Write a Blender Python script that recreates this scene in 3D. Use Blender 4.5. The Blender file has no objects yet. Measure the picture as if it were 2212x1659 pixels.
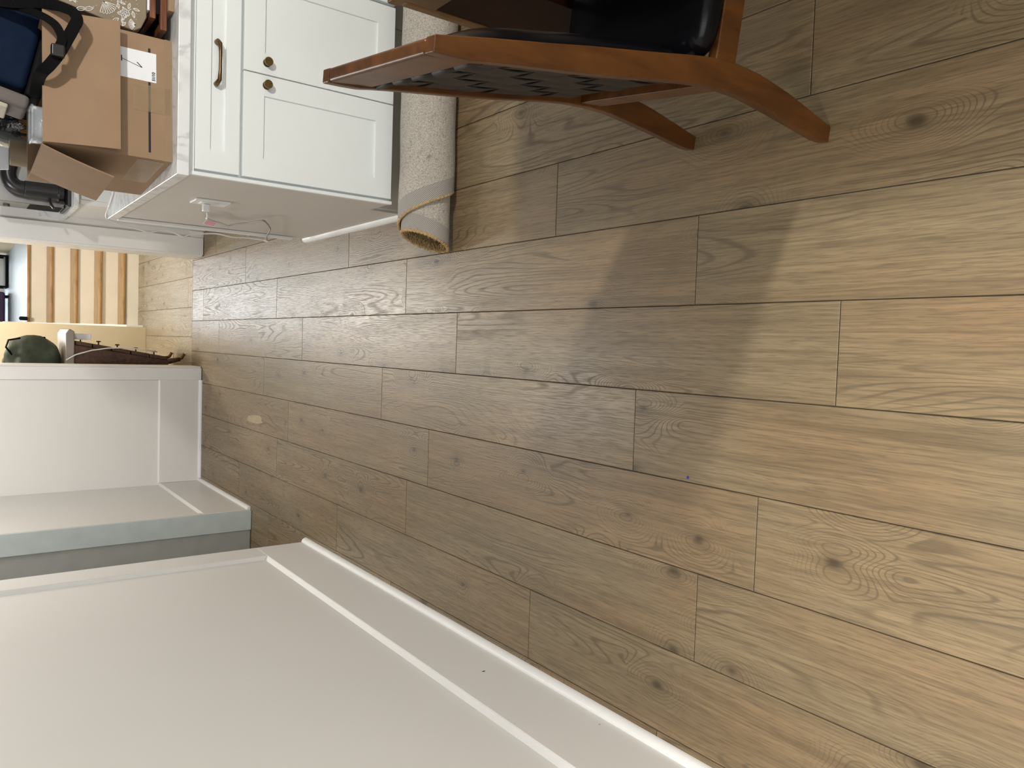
import bpy, bmesh, math, random
from mathutils import Vector, Matrix
random.seed(7)
SC = bpy.context.scene
COL = SC.collection
PI = math.pi

# ------------------------------------------------------------------ camera
H_CAM = 1.55
F_PX = 1673.55
# camera axes fitted from the floor planks, the door edges and the wall corners
AX_R = Vector((0.03300, -0.59390, -0.80387))   # picture right
AX_D = Vector((-0.99841, -0.05690, 0.00105))   # picture down
AX_F = Vector((-0.04636, 0.80254, -0.59480))   # view direction
AX_F.normalize(); AX_R = (AX_R - AX_F * AX_R.dot(AX_F)).normalized(); AX_D = AX_F.cross(AX_R)
cam_data = bpy.data.cameras.new('camera')
cam = bpy.data.objects.new('camera', cam_data); COL.objects.link(cam)
U = -AX_D; Bk = -AX_F
cam.matrix_world = Matrix(((AX_R.x, U.x, Bk.x, 0), (AX_R.y, U.y, Bk.y, 0), (AX_R.z, U.z, Bk.z, H_CAM), (0, 0, 0, 1)))
cam_data.sensor_fit = 'HORIZONTAL'; cam_data.sensor_width = 36.0
cam_data.lens = F_PX / 2212 * 36.0
cam_data.clip_start = 0.02
SC.camera = cam

# ------------------------------------------------------------------ world, lights, exposure
SC.view_settings.view_transform = 'Standard'
SC.view_settings.look = 'None'
SC.view_settings.exposure = -0.95
SC.view_settings.gamma = 1.0
SC.view_settings.use_curve_mapping = False
world = bpy.data.worlds.new('daylight'); SC.world = world
world.use_nodes = True
bg = world.node_tree.nodes['Background']
bg.inputs['Color'].default_value = (0.985, 0.99, 1.0, 1)
bg.inputs['Strength'].default_value = 0.27

def light(name, kind, loc, energy, color, **kw):
    d = bpy.data.lights.new(name, kind); d.energy = energy; d.color = color
    tgt = kw.pop('target', None)
    for k, v in kw.items(): setattr(d, k, v)
    o = bpy.data.objects.new(name, d); COL.objects.link(o); o.location = loc
    if tgt is not None:
        o.rotation_euler = (Vector(tgt) - Vector(loc)).to_track_quat('-Z', 'Y').to_euler()
    return o
# assumed ceiling lamp over the dining table, right of the frame
light('assumed_ceiling_lamp', 'POINT', (1.62, 0.50, 2.32), 345, (1.0, 0.955, 0.885), shadow_soft_size=0.075)
# area light standing for daylight through an assumed tall landing window
light('assumed_landing_light', 'AREA', (0.55, 12.55, 2.3), 95, (0.86, 0.94, 1.0), shape='RECTANGLE', size=1.3, size_y=2.4, target=(0.4, 8.0, 0.7))
# added fill area light behind an assumed window, aimed at the near floor
light('back_fill_light', 'AREA', (-0.25, -1.75, 1.45), 70, (0.98, 0.99, 1.0), shape='RECTANGLE', size=1.7, size_y=1.5, target=(-0.55, 0.8, 0.15))
# added fill spot above the photographer, brightens the near floor
light('near_floor_fill', 'SPOT', (-0.72, 0.12, 2.42), 430, (1.0, 0.955, 0.88), shadow_soft_size=0.10, spot_size=math.radians(78), spot_blend=1.0)
# assumed kitchen ceiling lamp above the passage, added to brighten the far wall
light('assumed_kitchen_lamp', 'POINT', (-0.35, 4.45, 2.42), 135, (1.0, 0.965, 0.915), shadow_soft_size=0.22)
# assumed hall ceiling lamp, unseen, lights the stairs
light('assumed_hall_lamp', 'POINT', (0.30, 7.1, 2.3), 310, (1.0, 0.96, 0.875), shadow_soft_size=0.12)

# ------------------------------------------------------------------ node helpers
def new_mat(name):
    m = bpy.data.materials.new(name); m.use_nodes = True
    nt = m.node_tree
    b = nt.nodes['Principled BSDF']
    return m, nt, b
class NT:
    def __init__(s, nt): s.nt = nt
    def n(s, t, **kw):
        x = s.nt.nodes.new(t)
        for k, v in kw.items(): setattr(x, k, v)
        return x
    def link(s, a, b): s.nt.links.new(a, b)
    def val(s, sock, v):
        if hasattr(v, 'is_output') or isinstance(v, bpy.types.NodeSocket): s.link(v, sock)
        else: sock.default_value = v
    def math(s, op, a, b=0.0, c=None, clamp=False):
        x = s.n('ShaderNodeMath', operation=op, use_clamp=clamp)
        s.val(x.inputs[0], a); s.val(x.inputs[1], b)
        if c is not None: s.val(x.inputs[2], c)
        return x.outputs[0]
    def vmath(s, op, a, b=(0, 0, 0)):
        x = s.n('ShaderNodeVectorMath', operation=op)
        s.val(x.inputs[0], a); s.val(x.inputs[1], b)
        return x.outputs[0]
    def noise(s, vec, scale=1.0, detail=2.0, rough=0.5, dist=0.0):
        x = s.n('ShaderNodeTexNoise'); s.link(vec, x.inputs['Vector'])
        x.inputs['Scale'].default_value = scale; x.inputs['Detail'].default_value = detail
        x.inputs['Roughness'].default_value = rough; x.inputs['Distortion'].default_value = dist
        return x.outputs['Fac']
    def ramp(s, fac, stops, interp='LINEAR'):
        x = s.n('ShaderNodeValToRGB'); s.link(fac, x.inputs[0]); x.color_ramp.interpolation = interp
        e = x.color_ramp.elements
        while len(e) < len(stops): e.new(0.5)
        for i, (p, c) in enumerate(stops):
            e[i].position = p; e[i].color = c if len(c) == 4 else (*c, 1)
        return x.outputs['Color']
    def mix(s, fac, a, b, blend='MIX'):
        x = s.n('ShaderNodeMix', data_type='RGBA', blend_type=blend)
        s.val(x.inputs[0], fac); s.val(x.inputs[6], a if not isinstance(a, tuple) else (*a[:3], 1)); s.val(x.inputs[7], b if not isinstance(b, tuple) else (*b[:3], 1))
        return x.outputs[2]
    def rng(s, v, a, b, c, d, smooth=False):
        x = s.n('ShaderNodeMapRange', interpolation_type='SMOOTHSTEP' if smooth else 'LINEAR'); s.link(v, x.inputs[0])
        for i, q in enumerate((a, b, c, d)): x.inputs[1 + i].default_value = q
        return x.outputs[0]
    def coord(s, kind='Object'):
        return s.n('ShaderNodeTexCoord').outputs[kind]
    def bump(s, h, strength, dist, bsdf):
        x = s.n('ShaderNodeBump'); s.link(h, x.inputs['Height'])
        x.inputs['Strength'].default_value = strength; x.inputs['Distance'].default_value = dist
        s.link(x.outputs[0], bsdf.inputs['Normal'])

def plain(name, col, rough=0.5, metal=0.0, var=0.06, vscale=6.0, bump=0.0, bscale=60.0, spec=0.5, coat=0.0):
    m, nt, b = new_mat(name); k = NT(nt)
    co = k.coord()
    n = k.noise(co, vscale, 3.0)
    lo = tuple(c * (1 - var) for c in col); hi = tuple(min(1, c * (1 + var)) for c in col)
    k.link(k.ramp(n, [(0.3, lo), (0.7, hi)]), b.inputs['Base Color'])
    b.inputs['Roughness'].default_value = rough; b.inputs['Metallic'].default_value = metal
    b.inputs['Specular IOR Level'].default_value = spec
    b.inputs['Coat Weight'].default_value = coat
    b.inputs['Coat Roughness'].default_value = 0.15
    if bump > 0: k.bump(k.noise(co, bscale, 3.0), bump, 0.002, b)
    return m

def oak_floor(name, light_c, dark_c, warm_c, rough):
    m, nt, b = new_mat(name); k = NT(nt)
    oi = k.n('ShaderNodeObjectInfo')
    rnd = oi.outputs['Random']
    off = k.n('ShaderNodeCombineXYZ')
    k.link(k.math('MULTIPLY', rnd, 37.0), off.inputs[0]); k.link(k.math('MULTIPLY', rnd, 91.0), off.inputs[1]); k.link(k.math('MULTIPLY', rnd, 13.0), off.inputs[2])
    p = k.vmath('ADD', k.coord(), off.outputs[0])
    # wavering of the grain
    wob = k.noise(k.vmath('MULTIPLY', p, (9.0, 3.2, 1.0)), 1.0, 2.0)
    # knots: sparse cells
    kv = k.vmath('MULTIPLY', p, (1.0, 0.55, 0.0))
    vor = k.n('ShaderNodeTexVoronoi', feature='F1', voronoi_dimensions='2D'); k.link(kv, vor.inputs['Vector']); vor.inputs['Scale'].default_value = 4.6; vor.inputs['Randomness'].default_value = 1.0
    sep = k.n('ShaderNodeSeparateColor'); k.link(vor.outputs['Color'], sep.inputs[0])
    on = k.rng(sep.outputs[0], 0.44, 0.48, 0.0, 1.0)
    d = k.math('ADD', vor.outputs['Distance'], k.math('MULTIPLY', k.math('SUBTRACT', wob, 0.5), 0.10))
    pull = k.math('MULTIPLY', k.rng(d, 0.42, 0.02, 0.0, 1.0, True), on)
    knot = k.math('MULTIPLY', k.rng(d, 0.070, 0.005, 0.0, 1.0, True), on)
    wv = k.n('ShaderNodeCombineXYZ'); k.link(k.math('MULTIPLY', wob, 0.012), wv.inputs[0]); wv = wv.outputs[0]
    # growth field, contour lines give the cathedral grain
    f1 = k.noise(k.vmath('MULTIPLY', p, (6.5, 0.62, 1.0)), 1.0, 1.0, 0.4, 0.18)
    field = k.math('ADD', k.math('ADD', f1, k.math('MULTIPLY', pull, 0.26)), k.math('MULTIPLY', wob, 0.045))
    tri = k.math('PINGPONG', k.math('MULTIPLY', field, 72.0), 1.0)
    line = k.rng(tri, 0.58, 0.95, 0.0, 1.0, True)
    gate = k.rng(k.noise(k.vmath('MULTIPLY', p, (5.0, 1.3, 1.0)), 1.0, 1.0), 0.42, 0.60, 0.12, 1.0, True)
    gate = k.math('MAXIMUM', gate, k.math('MULTIPLY', pull, 0.9))
    line = k.math('MULTIPLY', line, gate)
    # fine pores running along the board
    pore = k.noise(k.vmath('MULTIPLY', k.vmath('ADD', p, wv), (360.0, 15.0, 1.0)), 1.0, 2.0, 0.6)
    pore = k.rng(pore, 0.46, 0.68, 0.0, 1.0, True)
    streak = k.noise(k.vmath('MULTIPLY', p, (34.0, 1.6, 1.0)), 1.0, 3.0, 0.6)
    blot = k.noise(k.vmath('MULTIPLY', p, (3.0, 1.1, 1.0)), 1.0, 2.0)
    tone = k.rng(rnd, 0.0, 1.0, -0.05, 0.05)
    base = k.mix(k.rng(blot, 0.38, 0.64, 0.0, 1.0, True), light_c, warm_c)
    base = k.mix(k.rng(streak, 0.36, 0.70, 0.0, 0.36, True), base, dark_c)
    base = k.mix(k.math('MULTIPLY', pore, 0.50), base, dark_c)
    fine = k.rng(k.noise(k.vmath('MULTIPLY', k.vmath('ADD', p, wv), (150.0, 2.6, 1.0)), 1.0, 2.0, 0.6), 0.42, 0.66, 0.0, 0.38, True)
    base = k.mix(fine, base, dark_c)
    base = k.mix(k.math('MULTIPLY', line, 0.70), base, dark_c)
    halo = k.math('MULTIPLY', k.rng(d, 0.17, 0.03, 0.0, 0.40, True), on)
    base = k.mix(halo, base, dark_c)
    base = k.mix(k.math('MULTIPLY', knot, 0.8), base, tuple(c * 0.48 for c in dark_c))
    hsv = k.n('ShaderNodeHueSaturation'); k.link(base, hsv.inputs['Color']); k.link(k.math('ADD', 1.0, tone), hsv.inputs['Value'])
    k.link(hsv.outputs[0], b.inputs['Base Color'])
    k.link(k.math('ADD', rough, k.math('MULTIPLY', k.math('ADD', line, pore), 0.10)), b.inputs['Roughness'])
    b.inputs['Specular IOR Level'].default_value = 0.45
    h = k.math('ADD', k.math('MULTIPLY', line, -0.7), k.math('MULTIPLY', pore, -0.5))
    k.bump(h, 0.22, 0.0012, b)
    return m

def turned_wood(name, light_c, dark_c, rough=0.3, scale=(40, 40, 4), coat=0.06, spec=0.35):
    m, nt, b = new_mat(name); k = NT(nt)
    p = k.coord()
    s = k.noise(k.vmath('MULTIPLY', p, scale), 1.0, 3.0, 0.6, 0.4)
    bl = k.noise(p, 9.0, 2.0)
    c = k.mix(k.rng(s, 0.35, 0.68, 0, 1), light_c, dark_c)
    c = k.mix(k.rng(bl, 0.5, 0.72, 0, 0.5), c, tuple(x * 0.6 for x in dark_c))
    k.link(c, b.inputs['Base Color']); b.inputs['Roughness'].default_value = rough
    b.inputs['Coat Weight'].default_value = coat; b.inputs['Coat Roughness'].default_value = 0.2
    b.inputs['Specular IOR Level'].default_value = spec
    k.bump(s, 0.05, 0.001, b)
    return m

def marble(name):
    m, nt, b = new_mat(name); k = NT(nt)
    p = k.coord()
    w = k.noise(p, 5.0, 4.0, 0.55, 1.2)
    v = k.math('ABSOLUTE', k.math('SUBTRACT', w, 0.5))
    c = k.mix(k.rng(v, 0.0, 0.05, 0.55, 0.0, True), (0.78, 0.80, 0.81), (0.48, 0.49, 0.50))
    cl = k.noise(p, 9.0, 3.0)
    c = k.mix(k.rng(cl, 0.52, 0.72, 0, 0.45), c, (0.60, 0.60, 0.60))
    k.link(c, b.inputs['Base Color']); b.inputs['Roughness'].default_value = 0.22
    return m

def rug_backing():
    m, nt, b = new_mat('rug_backing'); k = NT(nt)
    p = k.coord()
    s = k.noise(p, 260.0, 3.0, 0.7); q = k.noise(p, 45.0, 3.0, 0.6)
    c = k.mix(k.rng(s, 0.36, 0.64, 0, 1), (0.30, 0.275, 0.235), (0.60, 0.56, 0.50))
    c = k.mix(k.rng(q, 0.60, 0.74, 0, 0.7), c, (0.20, 0.18, 0.15))
    k.link(c, b.inputs['Base Color']); b.inputs['Roughness'].default_value = 0.95; b.inputs['Specular IOR Level'].default_value = 0.1
    k.bump(s, 0.6, 0.003, b)
    return m
def rug_twill():
    m, nt, b = new_mat('rug_border_twill'); k = NT(nt)
    p = k.coord('UV')
    w = k.n('ShaderNodeTexWave', wave_type='BANDS', bands_direction='DIAGONAL'); k.link(p, w.inputs['Vector'])
    w.inputs['Scale'].default_value = 85.0; w.inputs['Distortion'].default_value = 0.8
    c = k.mix(k.rng(w.outputs['Fac'], 0.2, 0.8, 0, 1), (0.26, 0.24, 0.215), (0.43, 0.405, 0.37))
    k.link(c, b.inputs['Base Color']); b.inputs['Roughness'].default_value = 0.95; b.inputs['Specular IOR Level'].default_value = 0.1
    k.bump(w.outputs['Fac'], 0.4, 0.002, b)
    return m

def glassy(name, col, alpha, rough=0.08, bump=0.0):
    m, nt, b = new_mat(name); k = NT(nt)
    b.inputs['Base Color'].default_value = (*col, 1); b.inputs['Roughness'].default_value = rough
    b.inputs['Alpha'].default_value = alpha
    if bump: k.bump(k.noise(k.coord(), 70.0, 3.0, 0.6, 1.5), bump, 0.004, b)
    return m
def emit(name, col, st):
    m, nt, b = new_mat(name)
    b.inputs['Base Color'].default_value = (*col, 1)
    b.inputs['Emission Color'].default_value = (*col, 1); b.inputs['Emission Strength'].default_value = st
    return m

M = {}
M['oak'] = oak_floor('oak_laminate', (0.250, 0.190, 0.110), (0.094, 0.067, 0.036), (0.258, 0.176, 0.096), 0.35)
M['oak_hall'] = oak_floor('pale_oak_laminate', (0.38, 0.325, 0.235), (0.20, 0.158, 0.105), (0.37, 0.30, 0.20), 0.50)
M['joint'] = plain('dark_joint', (0.045, 0.035, 0.025), 0.9)
M['wall'] = plain('white_wall_paint', (0.79, 0.78, 0.755), 0.42, var=0.015, vscale=1.5, bump=0.03, bscale=45)
M['trim'] = plain('white_trim_gloss', (0.82, 0.815, 0.80), 0.35, var=0.02, bump=0.03, bscale=30)
M['shoe'] = plain('white_moulding', (0.86, 0.86, 0.85), 0.4, var=0.02)
M['jamb'] = plain('pale_blue_grey_primer', (0.55, 0.62, 0.61), 0.6, var=0.05, vscale=12)
M['jamb2'] = plain('darker_grey', (0.38, 0.39, 0.37), 0.6, var=0.05, vscale=12)  # darker grey than the jamb board
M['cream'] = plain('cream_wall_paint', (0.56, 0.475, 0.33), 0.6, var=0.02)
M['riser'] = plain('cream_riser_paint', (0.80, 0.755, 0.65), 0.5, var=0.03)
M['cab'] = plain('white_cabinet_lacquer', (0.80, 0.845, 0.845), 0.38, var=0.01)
M['cabside'] = plain('shaded_white_side_panel', (0.60, 0.57, 0.53), 0.4, var=0.02)  # white panel, its shade put into the greyed base colour
M['kick'] = plain('toe_kick_board', (0.70, 0.69, 0.66), 0.6)
M['marble'] = marble('white_marble')
M['brass'] = plain('antique_brass', (0.150, 0.092, 0.042), 0.34, 0.9, var=0.15, vscale=40)
M['brass_face'] = plain('brass_knob_face', (0.16, 0.11, 0.035), 0.4, 0.7, var=0.2, vscale=120)
M['board'] = plain('corrugated_cardboard', (0.305, 0.205, 0.128), 0.8, var=0.05, vscale=9, bump=0.05, bscale=30, spec=0.2)
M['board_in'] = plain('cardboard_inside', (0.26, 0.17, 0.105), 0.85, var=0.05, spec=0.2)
M['paper'] = plain('white_paper', (0.80, 0.82, 0.86), 0.55, var=0.01)
M['ink'] = plain('black_ink', (0.008, 0.008, 0.012), 0.6)
M['tape'] = glassy('clear_tape', (0.50, 0.36, 0.22), 0.24, 0.04, 1.0)
M['plastic_clear'] = glassy('clear_plastic', (0.50, 0.54, 0.58), 0.34, 0.06, 0.5)
M['navy'] = plain('navy_canvas', (0.006, 0.014, 0.036), 0.8, var=0.12, vscale=30, bump=0.3, bscale=500, spec=0.1)
M['webbing'] = plain('black_webbing', (0.003, 0.003, 0.0035), 0.8, bump=0.3, bscale=400, spec=0.12)
M['greyfab'] = plain('grey_fabric', (0.16, 0.14, 0.13), 0.85, spec=0.2)
M['cream_fab'] = plain('cream_piping', (0.45, 0.42, 0.34), 0.8)
M['kraft'] = plain('kraft_gift_paper', (0.245, 0.195, 0.13), 0.6, var=0.05)
M['print'] = plain('white_print', (0.86, 0.84, 0.80), 0.6)
M['frame_wood'] = turned_wood('mahogany_frame', (0.24, 0.095, 0.045), (0.10, 0.035, 0.018), 0.35, (8, 90, 90))
M['black'] = plain('black_plastic', (0.012, 0.012, 0.013), 0.3)
M['blackmatte'] = plain('black_matte', (0.005, 0.005, 0.006), 0.75, spec=0.2)
M['steel'] = plain('brushed_steel', (0.30, 0.30, 0.30), 0.32, 1.0, var=0.08)
M['chair'] = turned_wood('chestnut_lacquered_wood', (0.112, 0.040, 0.0068), (0.060, 0.0195, 0.003), 0.38, (30, 30, 5))
M['table'] = turned_wood('dark_red_table_wood', (0.022, 0.006, 0.0022), (0.012, 0.003, 0.001), 0.5, (30, 8, 30), 0.0, 0.12)
M['tabletrim'] = turned_wood('brown_table_edge', (0.16, 0.085, 0.034), (0.095, 0.048, 0.018), 0.4, (30, 30, 5))
M['leather'] = plain('black_leather', (0.003, 0.003, 0.004), 0.22, bump=0.03, bscale=220, spec=0.16)
M['strapl'] = plain('dark_brown_leather_strap', (0.026, 0.020, 0.015), 0.6, spec=0.2, var=0.15, vscale=25, bump=0.2, bscale=200)
M['rug'] = rug_backing(); M['twill'] = rug_twill()
M['pile'] = plain('tan_rug_pile', (0.30, 0.22, 0.11), 0.95, var=0.4, vscale=160, bump=0.8, bscale=260, spec=0.1)
M['binding'] = plain('straw_rug_edge', (0.46, 0.32, 0.16), 0.9, var=0.3, vscale=120, spec=0.1)
M['cord'] = plain('white_cord', (0.72, 0.72, 0.70), 0.4)
M['cordgrey'] = plain('grey_cord', (0.30, 0.28, 0.26), 0.5)
M['plate'] = plain('white_plastic', (0.82, 0.83, 0.82), 0.3)
M['pink'] = plain('pink_print', (0.70, 0.16, 0.24), 0.6)
M['tread'] = turned_wood('golden_oak_tread', (0.48, 0.30, 0.12), (0.34, 0.19, 0.07), 0.35, (6, 60, 60))
M['landing'] = plain('pale_landing_tile', (0.13, 0.165, 0.185), 0.45, var=0.10, vscale=3)
M['purple'] = plain('purple_fabric', (0.075, 0.045, 0.13), 0.8)
M['chest'] = turned_wood('dark_walnut', (0.11, 0.048, 0.026), (0.05, 0.02, 0.012), 0.35, (40, 8, 40))
M['chesttop'] = plain('grey_stone_top', (0.25, 0.22, 0.195), 0.4)
M['olive'] = plain('olive_canvas', (0.030, 0.040, 0.024), 0.7, var=0.35, vscale=18, bump=0.5, bscale=50)
M['bagfilm'] = plain('black_plastic_film', (0.010, 0.014, 0.016), 0.12, bump=1.0, bscale=55)
M['dried'] = plain('dried_stems', (0.20, 0.085, 0.02), 0.8, var=0.3, vscale=60)
M['window'] = emit('assumed_daylight_pane', (0.86, 0.94, 1.0), 12.0)  # emissive pane of the assumed landing window
M['blue'] = plain('blue_speck', (0.02, 0.03, 0.30), 0.6)
M['chip'] = plain('pale_wood_splinter', (0.33, 0.26, 0.16), 0.8, var=0.2, vscale=60)

# ------------------------------------------------------------------ mesh helpers
class MB:
    def __init__(s): s.v = []; s.f = []; s.uv = None
    def add(s, vs, fs):
        o = len(s.v); s.v += [tuple(v) for v in vs]; s.f += [tuple(i + o for i in f) for f in fs]; return s
    def box(s, x0, x1, y0, y1, z0, z1):
        return s.add([(x0, y0, z0), (x1, y0, z0), (x1, y1, z0), (x0, y1, z0), (x0, y0, z1), (x1, y0, z1), (x1, y1, z1), (x0, y1, z1)],
                     [(0, 3, 2, 1), (4, 5, 6, 7), (0, 1, 5, 4), (1, 2, 6, 5), (2, 3, 7, 6), (3, 0, 4, 7)])
    def prism(s, a, b):
        """two matching rings of points closed to a solid"""
        n = len(a)
        return s.add(list(a) + list(b), [tuple(range(n))[::-1], tuple(range(n, 2 * n))] + [(i, (i + 1) % n, n + (i + 1) % n, n + i) for i in range(n)])
    def rings(s, rs, cap=True, closed=True):
        n = len(rs[0]); vs = [p for r in rs for p in r]; fs = []
        for j in range(len(rs) - 1):
            for i in range(n if closed else n - 1):
                i2 = (i + 1) % n
                fs.append((j * n + i, j * n + i2, (j + 1) * n + i2, (j + 1) * n + i))
        if cap and closed:
            fs.append(tuple(range(n))[::-1]); fs.append(tuple((len(rs) - 1) * n + i for i in range(n)))
        return s.add(vs, fs)
    def tube(s, pts, r, n=10, flat=1.0):
        pts = [Vector(p) for p in pts]; rs = []; up = Vector((0, 0, 1))
        rad = r if isinstance(r, (list, tuple)) else [r] * len(pts)
        prev = None
        for i, p in enumerate(pts):
            t = (pts[min(i + 1, len(pts) - 1)] - pts[max(i - 1, 0)]).normalized()
            if prev is None:
                a = up.cross(t)
                if a.length < 1e-3: a = Vector((1, 0, 0))
                a.normalize()
            else:
                a = (prev - t * prev.dot(t)).normalized()
            prev = a; b = t.cross(a)
            rs.append([p + a * math.cos(q) * rad[i] + b * math.sin(q) * rad[i] * flat for q in [2 * PI * k / n for k in range(n)]])
        return s.rings(rs)
    def ribbon(s, pts, widths, normal_pts, th=0.002):
        """flat band: centre line pts, width vectors, thickness along normals"""
        rs = []
        for p, w, nn in zip(pts, widths, normal_pts):
            p, w, nn = Vector(p), Vector(w), Vector(nn).normalized() * th / 2
            rs.append([p - w / 2 - nn, p + w / 2 - nn, p + w / 2 + nn, p - w / 2 + nn])
        return s.rings(rs)
    def lathe(s, prof, axis, origin, n=24):
        axis = Vector(axis).normalized(); a = axis.orthogonal().normalized(); b = axis.cross(a); o = Vector(origin)
        return s.rings([[o + axis * h + (a * math.cos(q) + b * math.sin(q)) * r for q in [2 * PI * k / n for k in range(n)]] for h, r in prof])
    def grid(s, nx, ny, fn, th=None):
        vs = [fn(i / (nx - 1), j / (ny - 1)) for j in range(ny) for i in range(nx)]
        return s.add(vs, [(j * nx + i, j * nx + i + 1, (j + 1) * nx + i + 1, (j + 1) * nx + i) for j in range(ny - 1) for i in range(nx - 1)])
    def mesh(s, name, mat, smooth=False):
        me = bpy.data.meshes.new(name); me.from_pydata(s.v, [], s.f)
        bm = bmesh.new(); bm.from_mesh(me); bmesh.ops.recalc_face_normals(bm, faces=bm.faces); bm.to_mesh(me); bm.free()
        if mat is not None: me.materials.append(mat)
        if smooth:
            for p in me.polygons: p.use_smooth = True
        return me
    def build(s, name, mat, parent=None, bevel=0.0, smooth=False, seg=2, subd=0, solid=0.0):
        o = bpy.data.objects.new(name, s.mesh(name, mat, smooth or bevel > 0)); COL.objects.link(o)
        if parent is not None: o.parent = parent; o.matrix_parent_inverse = PINV.get(parent.name, Matrix.Identity(4))
        if solid:
            md = o.modifiers.new('thickness', 'SOLIDIFY'); md.thickness = solid; md.offset = 0
        if bevel > 0:
            md = o.modifiers.new('bevel', 'BEVEL'); md.width = bevel; md.segments = seg; md.limit_method = 'ANGLE'; md.angle_limit = math.radians(40); md.harden_normals = True
        if subd:
            md = o.modifiers.new('subd', 'SUBSURF'); md.levels = subd; md.render_levels = subd
        return o
PINV = {}
def tag(o, label=None, cat=None, group=None, kind=None):
    if label: o['label'] = label
    if cat: o['category'] = cat
    if group: o['group'] = group
    if kind: o['kind'] = kind
    return o
def thing(name, label, cat, loc, rotz=0.0, world_coords=True, group=None):
    o = bpy.data.objects.new(name, None); COL.objects.link(o); o.empty_display_size = 0.05
    o.location = loc; o.rotation_euler = (0, 0, rotz)
    if world_coords:
        PINV[o.name] = (Matrix.Translation(Vector(loc)) @ Matrix.Rotation(rotz, 4, 'Z')).inverted()
    return tag(o, label, cat, group)
def struct(o): o['kind'] = 'structure'; return o
def child_of(o, parent):
    o.parent = parent; o.matrix_parent_inverse = PINV.get(parent.name, Matrix.Identity(4)); return o

# ================================================================== FLOOR
PW, PL = 0.2275, 1.525
X0 = 0.1248
GAP = 0.0011
floor = MB().box(-1.9, 3.4, -1.2, 6.20, -0.06, -0.0035).build('floor', M['joint']); struct(floor)
def plank_mesh(w, l, mat, name='plank'):
    m = MB(); e = 0.0012; t = -0.010
    hw, hl = w / 2 - GAP, l / 2 - GAP
    m.rings([[(-hw, -hl, t), (hw, -hl, t), (hw, hl, t), (-hw, hl, t)], [(-hw, -hl, -e), (hw, -hl, -e), (hw, hl, -e), (-hw, hl, -e)],
             [(-hw + e, -hl + e, 0), (hw - e, -hl + e, 0), (hw - e, hl - e, 0), (-hw + e, hl - e, 0)]])
    return m.mesh(name, mat)
FULL = plank_mesh(PW, PL, M['oak']); FULL_H = plank_mesh(PW, PL, M['oak_hall'])
def lay(parent, x_edge, k0, k1, ystart_of, y0, y1, full, mat, xmin, xmax, pl=PL):
    for r in range(k0, k1 + 1):
        xa, xb = x_edge + r * PW, x_edge + (r + 1) * PW
        xa, xb = max(xa, xmin), min(xb, xmax)
        if xb - xa < 0.01: continue
        j = ystart_of(r)
        while j > y0: j -= pl
        while j < y1:
            a, b = max(j, y0), min(j + pl, y1)
            if b - a > 0.01:
                if b - a > pl - 1e-4 and xb - xa > PW - 1e-4: me = full
                else: me = plank_mesh(xb - xa, b - a, mat)
                o = bpy.data.objects.new('plank', me); COL.objects.link(o)
                o.parent = parent; o.location = ((xa + xb) / 2, (a + b) / 2, 0)
            j += pl
J = {0: 1.321, -1: 0.922, -2: 1.516, -3: 1.105, -4: 1.273, -5: 1.955, 1: 1.889, 2: 1.020}
lay(floor, X0, -9, 14, lambda r: J.get(r, 0.35 + (r * 0.577) % 1.5), -1.2, 6.20, FULL, M['oak'], -1.9, 3.4)
floor_h = MB().box(-1.3, 1.6, 6.20, 8.24, -0.06, -0.0035).build('floor', M['joint']); struct(floor_h)
JH = {0: 6.55, -1: 7.25, 1: 6.33, -2: 6.29, -3: 7.0}
lay(floor_h, 0.003, -6, 6, lambda r: JH.get(r, 6.4 + (r * 0.7) % 1.4), 6.202, 8.24, FULL_H, M['oak_hall'], -1.3, 1.6)

# ================================================================== WALLS
HW = 2.45
# --- near left wall: recessed panel, frame boards, shoe moulding
XL = -1.050
w = MB().box(XL - 0.16, XL - 0.018, -1.2, 3.862, 0, HW).build('wall_left', M['wall']); struct(w)
MB().box(XL - 0.018, XL, -1.2, 3.862, 0.0, 0.262).build('bottom_rail', M['wall'], w, bevel=0.002)
MB().box(XL - 0.018, XL, 3.698, 3.862, 0.2625, HW).build('stile', M['wall'], w, bevel=0.002)
# caulked bead inside the panel
bead = MB()
bead.prism([(XL - 0.018, -1.2, 0.262), (XL - 0.004, -1.2, 0.262), (XL - 0.018, -1.2, 0.276)], [(XL - 0.018, 3.698, 0.262), (XL - 0.004, 3.698, 0.262), (XL - 0.018, 3.698, 0.276)])
bead.build('panel_bead', M['trim'], w)
bead = MB()
bead.prism([(XL - 0.018, 3.698, 0.276), (XL - 0.003, 3.698, 0.276), (XL - 0.018, 3.684, 0.276)], [(XL - 0.018, 3.698, HW), (XL - 0.003, 3.698, HW), (XL - 0.018, 3.684, HW)])
bead.build('panel_bead', M['shoe'], w)
def quarter(name, axis, c, a0, a1, r, sx, sy, parent=None, mat=None):
    """quarter-round moulding on the floor: along axis from a0 to a1, wall line at c, bulging to side"""
    prof = [(0, 0)] + [(r * math.cos(q), r * 1.15 * math.sin(q)) for q in [PI / 2 * k / 6 for k in range(7)]]
    def P(u, a): return (c + sx * u[0], a, u[1]) if axis == 'y' else (a, c + sy * u[0], u[1])
    return MB().prism([P(u, a0) for u in prof], [P(u, a1) for u in prof]).build(name, mat or M['shoe'], parent, smooth=False)
struct(quarter('baseboard_left', 'y', XL, -1.2, 3.864, 0.021, 1, 0))
# nail holes and paint scars in the boards
for k, (yy, zz, rr) in enumerate([(2.02, 0.13, 0.006), (1.55, 0.055, 0.003)]):
    MB().lathe([(0, rr), (0.0006, rr * 0.8)], (1, 0.2, 0), (XL - 0.0002, yy, zz), 8).build('nail_hole', M['chip'] if k else M['joint'], w)

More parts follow.
